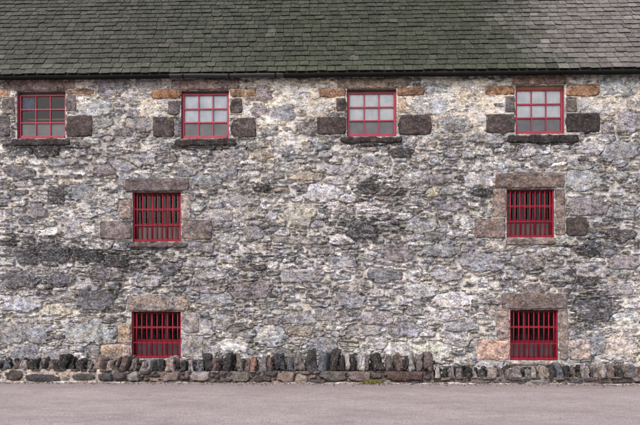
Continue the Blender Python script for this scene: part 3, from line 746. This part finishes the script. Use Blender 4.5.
# upright cope stones: (picture x, width, top row, bottom row, lean, colour)
CP = [(-40,11,357,374,.1,CGR),(-28,9,356,374,.1,CDK),(-16,10,358,374,.0,CBR),(-5,9,358,373,.1,CGR),(5,10,357,372,.05,CBL),(14,8,360,372,.3,CBR),(22,9,359,371,.1,(.28,.25,.25)),(32,9,358,371,-.2,CDK),(42,8,356,370,.35,CGR),(53,9,359,370,.1,CBR),(63,9,353,370,.35,CDK),(71,7,358,370,.2,CDK),(80,9,358,369,.25,CDK),(89,6,360,369,.3,CGR),(99,13,354,370,.1,(.24,.19,.165)),
 (111,8,358,371,.0,(.38,.31,.29)),(118,6,357,371,.4,CGR),(125,8,356,371,.5,CBR),(133,8,357,370,.35,CGR),(142,10,359,371,.0,(.29,.24,.235)),(151,6,358,370,-.1,(.30,.28,.28)),(159,8,359,370,.1,CDK),(171,13,356,371,.0,(.37,.29,.265)),(183,7,359,370,.0,CDK),(190,6,358,371,.1,CWH),(198,9,358,371,.0,CBL),(207,8,352,370,-.1,CDK),
 (216,9,355,372,.15,(.17,.11,.11)),(229,8,352,371,.2,CDK),(238,8,354,370,-.3,CGR),(246,6,357,370,.3,CBR),(253,8,355,370,.0,CRD),(264,9,354,371,.2,CGR),(271,6,356,371,-.1,CBR),(279,10,354,369,-.2,(.06,.06,.07)),(289,7,358,370,.1,CBL),(298,12,350,370,.0,CGR),(311,12,346,371,.0,(.075,.075,.085)),
 (324,11,350,371,.0,CBL),(334,8,349,370,.3,CDK),(342,6,353,370,-.15,CDK),(347,6,354,369,.0,CWH),(353,7,353,370,-.1,CDK),(360,7,353,370,.0,CWH),(367,7,356,369,.1,CGR),(377,12,353,370,-.1,CDK),(389,10,353,370,-.1,CGR),(398,7,354,370,-.1,CBR),(406,8,356,370,.35,CDK),(412,7,350,370,-.1,CWH),(420,8,352,370,.0,CGR),(429,10,350,370,.0,(.15,.11,.11)),
 (439,6,366,380,.0,CWH),(446,7,367,380,.0,CDK),(453,7,366,379,-.1,CGR),(461,8,367,380,-.2,(.22,.19,.18)),(469,6,368,380,-.2,CDK),(475,8,366,378,-.3,(.33,.30,.285)),(484,9,369,380,-.1,CDK),(493,8,367,380,.0,(.33,.285,.26)),(501,7,368,380,.0,CBR),(508,7,367,379,.0,CGR),(518,11,367,380,.0,(.27,.24,.24)),(528,6,367,379,-.1,CGR),
 (535,7,367,379,.0,CWH),(543,8,366,379,.0,(.36,.32,.27)),(552,9,364,379,.2,CDK),(560,8,363,379,-.3,CBL),(568,7,365,379,-.2,CDK),(575,7,364,379,-.2,CGR),(585,9,364,379,-.1,(.32,.28,.27)),(594,7,365,379,-.3,CGR),(602,9,363,377,-.4,(.36,.31,.29)),(611,9,364,379,-.2,CBR),(620,8,366,378,-.2,CDK),(629,9,363,377,.25,CGR),(638,8,366,379,.1,CBR),
 (647,9,364,379,.1,CDK),(656,9,365,379,-.1,CGR),(666,10,364,379,.0,CBR),(676,9,365,379,.1,CDK)]
for i, (px, w_, t_, b_, ln, c_) in enumerate(CP):
    x, zt = at(px, t_, YW+.05); _, zb_ = at(px, b_+2.0, YW+.05)
    zt = zb_+(zt-zb_)*random.uniform(.80, .98); hh = (zt-zb_)/2
    c_ = tuple(q_*(.95 if sum(c_) > .3 else .8) for q_ in c_)
    rock('cope_stone', (x, YW+.05+TH*.42, (zt+zb_)/2), w_/104*random.uniform(.84, 1.06), TH*.46*random.uniform(.85, 1.08), hh*.94, ln*.7+random.uniform(-.08,.08), c_, 200+i*1.7, M_COPE, L,
         p=random.uniform(3.5, 9), taper=random.uniform(-.1, .5), rough=.36, yawr=random.uniform(-.35, .35), pinch=random.uniform(-.1, .35))
# small pinning stones filling between the copes (one rubble core part)
pv = []; pq = []; pc = []
core = MB()
def small_rocks(name, spots, mat, parent):
    g = []; nb = 0; VV = []; QQ = []; KC = []
    import itertools
    for (x, y, z, a, b, c, col, sd) in spots:
        n = 5; r_ = np.random.default_rng(int(sd))
        th = np.linspace(0, math.pi, 6); ph = np.linspace(0, 2*math.pi, 9)[:-1]
        vv = []
        for t in th:
            for p in ph:
                k = 1+r_.uniform(-.16, .16) if 0 < t < math.pi-.01 else 1
                vv.append((x+a*k*math.sin(t)*math.cos(p), y+b*k*math.sin(t)*math.sin(p), z+c*k*math.cos(t)))
        m_ = len(ph)
        for i in range(5):
            for j in range(m_):
                QQ.append((nb+i*m_+j, nb+(i+1)*m_+j, nb+(i+1)*m_+(j+1) % m_, nb+i*m_+(j+1) % m_))
        VV += vv; KC += [col]*len(vv); nb += len(vv)
    o = mesh_np(name, VV, QQ, mat, parent, np.array(KC), np.zeros(len(VV)), smooth=False)
    o.data.update(); return o
spots = []
for k in range(760):
    px = random.uniform(-45, 685); x, z = at(px, base_top(px)-random.uniform(-1.0, 10), YW+.18)
    sz = random.uniform(.025, .06); col = random.choice([(.02,.018,.017), (.03,.026,.025), (.05,.04,.038), CDK])  # near-black: shade in the gaps between copes put into the colour
    spots.append((x, YW+random.uniform(.10, .30), z, sz, sz*1.2, sz*random.uniform(.6, 1.2), col, k+1))
small_rocks('pinning_stones', spots, M_COPE, L)

# ------------------------------------------------------------------ ground
def asphalt():
    m, nt, bs, out = newmat('worn_asphalt')
    p = pos(nt); ps = pos(nt, (.6, 1.1, 1))
    n1 = noise(nt, p, 130, 3, .7); n2 = noise(nt, p, 38, 4, .7); n3 = noise(nt, ps, 1.1, 4, .6); n4 = noise(nt, ps, 5, 4, .65)
    c = mix(nt, ramp(nt, n3, [(.35, 0), (.65, 1)]), (.345,.283,.276), (.435,.364,.352))
    c = mix(nt, 1.0, c, ramp(nt, n1, [(.36, .62), (.5, 1), (.64, 1.4)]), 'MULTIPLY')
    c = mix(nt, 1.0, c, ramp(nt, n2, [(.36, .72), (.5, 1), (.64, 1.28)]), 'MULTIPLY')
    c = mix(nt, 1.0, c, ramp(nt, n4, [(.3, .88), (.5, 1), (.7, 1.1)]), 'MULTIPLY')
    # grit thins out away from the wall foot
    g = N(nt, 'ShaderNodeNewGeometry'); sp_ = N(nt, 'ShaderNodeSeparateXYZ'); nt.links.new(g.outputs['Position'], sp_.inputs[0])
    yv = math_(nt, 'ADD', sp_.outputs['Y'], math_(nt, 'MULTIPLY', noise(nt, pos(nt, (1, 1, 1)), 3.5, 5, .7), .55))
    e = N(nt, 'ShaderNodeMapRange'); e.inputs['From Min'].default_value = -.86; e.inputs['From Max'].default_value = -.50
    nt.links.new(yv, e.inputs['Value'])
    c = mix(nt, math_(nt, 'MULTIPLY', e.outputs[0], .55), c, (.36,.31,.29))
    dk = N(nt, 'ShaderNodeMapRange'); dk.inputs['From Min'].default_value = -1.9; dk.inputs['From Max'].default_value = -.9
    nt.links.new(yv, dk.inputs['Value'])
    c = mix(nt, math_(nt, 'MULTIPLY', dk.outputs[0], .30), c, (.15,.13,.135))
    n5 = noise(nt, pos(nt, (.8, 1.2, 1)), 2.3, 6, .75, .8)
    c = mix(nt, ramp(nt, n5, [(.55, 0), (.66, .35)]), c, (.17,.145,.148))
    n6 = noise(nt, p, 75, 2, .5)
    c = mix(nt, ramp(nt, n6, [(.66, 0), (.70, .7)]), c, (.55,.50,.48))
    ck = N(nt, 'ShaderNodeTexVoronoi', feature='DISTANCE_TO_EDGE'); ck.inputs['Scale'].default_value = 1.1
    wv = N(nt, 'ShaderNodeVectorMath', operation='ADD'); nz_ = N(nt, 'ShaderNodeTexNoise'); nz_.inputs['Scale'].default_value = 2.5; nt.links.new(p, nz_.inputs['Vector'])
    nt.links.new(p, wv.inputs[0]); nt.links.new(nz_.outputs['Color'], wv.inputs[1]); nt.links.new(wv.outputs[0], ck.inputs['Vector'])
    crk = math_(nt, 'MULTIPLY', ramp(nt, ck.outputs['Distance'], [(0, 1), (.012, 0)]), ramp(nt, n3, [(.52, 0), (.62, .35)]))
    c = mix(nt, crk, c, (.07,.06,.06))
    nt.links.new(c, bs.inputs['Base Color']); bs.inputs['Roughness'].default_value = .9; bs.inputs['Specular IOR Level'].default_value = .25
    bump(nt, bs, math_(nt, 'ADD', n1, n2), .6, .008)
    return m
M_ROAD = asphalt()
def dirt(name, a_, b_):
    m, nt, bs, out = newmat(name); p = pos(nt)
    n = noise(nt, p, 14, 6, .7); k = noise(nt, p, 70, 3, .7)
    c = mix(nt, ramp(nt, n, [(.35, 0), (.65, 1)]), a_, b_); c = mix(nt, 1.0, c, ramp(nt, k, [(.3, .6), (.5, 1), (.7, 1.35)]), 'MULTIPLY')
    nt.links.new(c, bs.inputs['Base Color']); bs.inputs['Roughness'].default_value = .95; bump(nt, bs, k, .6, .01); return m
M_DIRT = dirt('pale_grit', (.16,.135,.13), (.30,.255,.24)); M_GRASS = dirt('field_grass', (.04,.06,.02), (.08,.10,.035))
def structure(name, mbx, mat):
    o = mbx.build(name, mat); o['kind'] = 'structure'; return o
mb = MB(); mb.quad((-500,-500,-.012),(500,-500,-.012),(500,500,-.012),(-500,500,-.012)); structure('ground', mb, M_GRASS)
# road with gentle camber and worn edge
rx = np.linspace(-60, 60, 481); ry = np.concatenate([np.linspace(-16.5, -3, 28), np.linspace(-2.8, -.66, 40)])
RX, RY = np.meshgrid(rx, ry); RZ = -.004+.0*RX + .010*fbm(RX*.5, RY*1.0, 95, 3)*sstep(-.7, -2, RY) - .003
RZ = np.maximum(RZ, -.008)
id_ = np.arange(RX.size).reshape(RX.shape)
q = np.stack([id_[:-1,:-1].ravel(), id_[:-1,1:].ravel(), id_[1:,1:].ravel(), id_[1:,:-1].ravel()], -1)
o = mesh_np('road', np.stack([RX, RY, RZ], -1).reshape(-1, 3), q, M_ROAD); o['kind'] = 'structure'
mb = MB(); mb.quad((-9.5,-.655,-.004),(9.5,-.655,-.004),(9.5,.25,-.004),(-9.5,.25,-.004)); structure('path', mb, M_DIRT)
# uneven lip of grit and spilled mortar at the wall foot
lx = np.arange(-8.2, 8.2, .02); ly = np.linspace(0, 1, 10)
LXg, LT = np.meshgrid(lx, ly)
wid = .055+.075*fbm(lx*1.7, lx*0, 97, 4)+.03*fbm(lx*11, lx*0, 98, 2)
LYg = YW-.0-(wid[None, :])*(1-LT)*1.6+.06*LT
hgt = .026+.040*fbm(lx*2.1, lx*0+3, 99, 5)
LZg = -.012+(hgt[None, :]*sstep(0, .55, LT))+.012*fbm(LXg*26, LT*4, 100, 3)*LT
id_ = np.arange(LXg.size).reshape(LXg.shape)
q = np.stack([id_[:-1,:-1].ravel(), id_[:-1,1:].ravel(), id_[1:,1:].ravel(), id_[1:,:-1].ravel()], -1)
lc = np.array((.33,.285,.265))*np.exp(1.5*fbm(LXg*3, LT*2, 101, 5)+.3)[..., None]; lc = np.clip(lc, .03, .6)
o = mesh_np('verge', np.stack([LXg, LYg, LZg], -1).reshape(-1, 3), q, M_BASE, None, lc.reshape(-1, 3), np.zeros(LXg.size)); o['kind'] = 'structure'
spots = []
for k in range(1500):
    x = random.uniform(-8, 8); y = YW-.06-abs(random.gauss(0, .16)); sz = random.uniform(.004, .015)
    spots.append((x, y, sz*.4, sz, sz, sz*.7, random.choice([(.35,.31,.29),(.22,.19,.18),(.12,.10,.10),(.45,.40,.37)]), k+1000))
o = small_rocks('gravel', spots, M_COPE, None); o['kind'] = 'stuff'; o['label'] = 'loose grit and small stones scattered along the road edge'

# yellow green moss clump at the wall foot, plus wisps
def leaf_mat(name, a_, b_):
    m, nt, bs, out = newmat(name); n = noise(nt, pos(nt), 60, 3, .7)
    c = mix(nt, ramp(nt, n, [(.35, 0), (.65, 1)]), a_, b_); nt.links.new(c, bs.inputs['Base Color']); bs.inputs['Roughness'].default_value = .8
    return m
M_MOSS = leaf_mat('yellow_moss', (.12,.11,.03), (.34,.30,.09))
def tuft(name, px0, px1, label, dens, hgt, mat, cat='plant', py=382):
    xa = at(px0, py, YW-.08)[0]; xb = at(px1, py, YW-.08)[0]; mb = MB()
    for k in range(dens):
        t = random.gauss(0, .36)
        if abs(t) > 1: continue
        x = (xa+xb)/2+(xb-xa)/2*t; y = YW-.075+random.gauss(0, .022); h = hgt*random.uniform(.35, 1)*(1-t*t*.7)
        w = random.uniform(.004, .010); an = random.uniform(0, 6.28); lx_ = random.gauss(0, .02); ly_ = random.gauss(0, .02)-.008
        cx_, sx_ = math.cos(an)*w, math.sin(an)*w
        b0 = len(mb.v); z0 = .0
        mb.v += [(x-cx_, y-sx_, z0), (x+cx_, y+sx_, z0), (x+cx_+lx_*.5, y+sx_+ly_*.5, z0+h*.6), (x-cx_+lx_*.5, y-sx_+ly_*.5, z0+h*.6), (x+lx_, y+ly_, z0+h)]
        mb.q.append((b0, b0+1, b0+2, b0+3)); mb.t.append((b0+3, b0+2, b0+4))
    o = mb.build(name, mat); o['label'] = label; o['category'] = cat; return o
tuft('moss_clump', 359, 386, 'yellow green moss clump growing at the foot of the low wall beside the road', 1500, .075, M_MOSS)

# ------------------------------------------------------------------ light, sky, camera
W = bpy.data.worlds.new('World'); S.world = W; W.use_nodes = True
nt = W.node_tree; nt.nodes.clear()
sky = nt.nodes.new('ShaderNodeTexSky'); sky.sky_type = 'NISHITA'; sky.sun_disc = False
EL, AZ = math.radians(43), math.radians(203)     # azimuth clockwise from +Y
sky.sun_elevation = EL; sky.sun_rotation = AZ; sky.air_density = 1.0; sky.dust_density = 3.0; sky.ozone_density = 1.0
bg = nt.nodes.new('ShaderNodeBackground'); bg.inputs[1].default_value = .13
wo = nt.nodes.new('ShaderNodeOutputWorld'); nt.links.new(sky.outputs[0], bg.inputs[0]); nt.links.new(bg.outputs[0], wo.inputs[0])
sd = bpy.data.lights.new('sun', 'SUN'); sd.energy = 1.4; sd.angle = math.radians(12); sd.color = (1, .95, .89)
so = bpy.data.objects.new('sun', sd); COL.objects.link(so)
from mathutils import Vector
dirv = Vector((math.sin(AZ)*math.cos(EL), math.cos(AZ)*math.cos(EL), math.sin(EL)))
so.rotation_euler = dirv.to_track_quat('Z', 'Y').to_euler(); so.location = (0, -10, 20)

cd = bpy.data.cameras.new('camera'); co = bpy.data.objects.new('camera', cd); COL.objects.link(co)
co.location = (CX, -D, CH); co.rotation_euler = (math.radians(90), 0, YAW)
cd.sensor_width = 36; cd.lens = 36*F/640; cd.shift_y = (HY-212.5)/640; cd.clip_end = 2000; cd.clip_start = .05
S.camera = co
S.view_settings.view_transform = 'Standard'; S.view_settings.look = 'None'; S.view_settings.exposure = 0.62; S.view_settings.gamma = 1
S.view_settings.use_curve_mapping = False
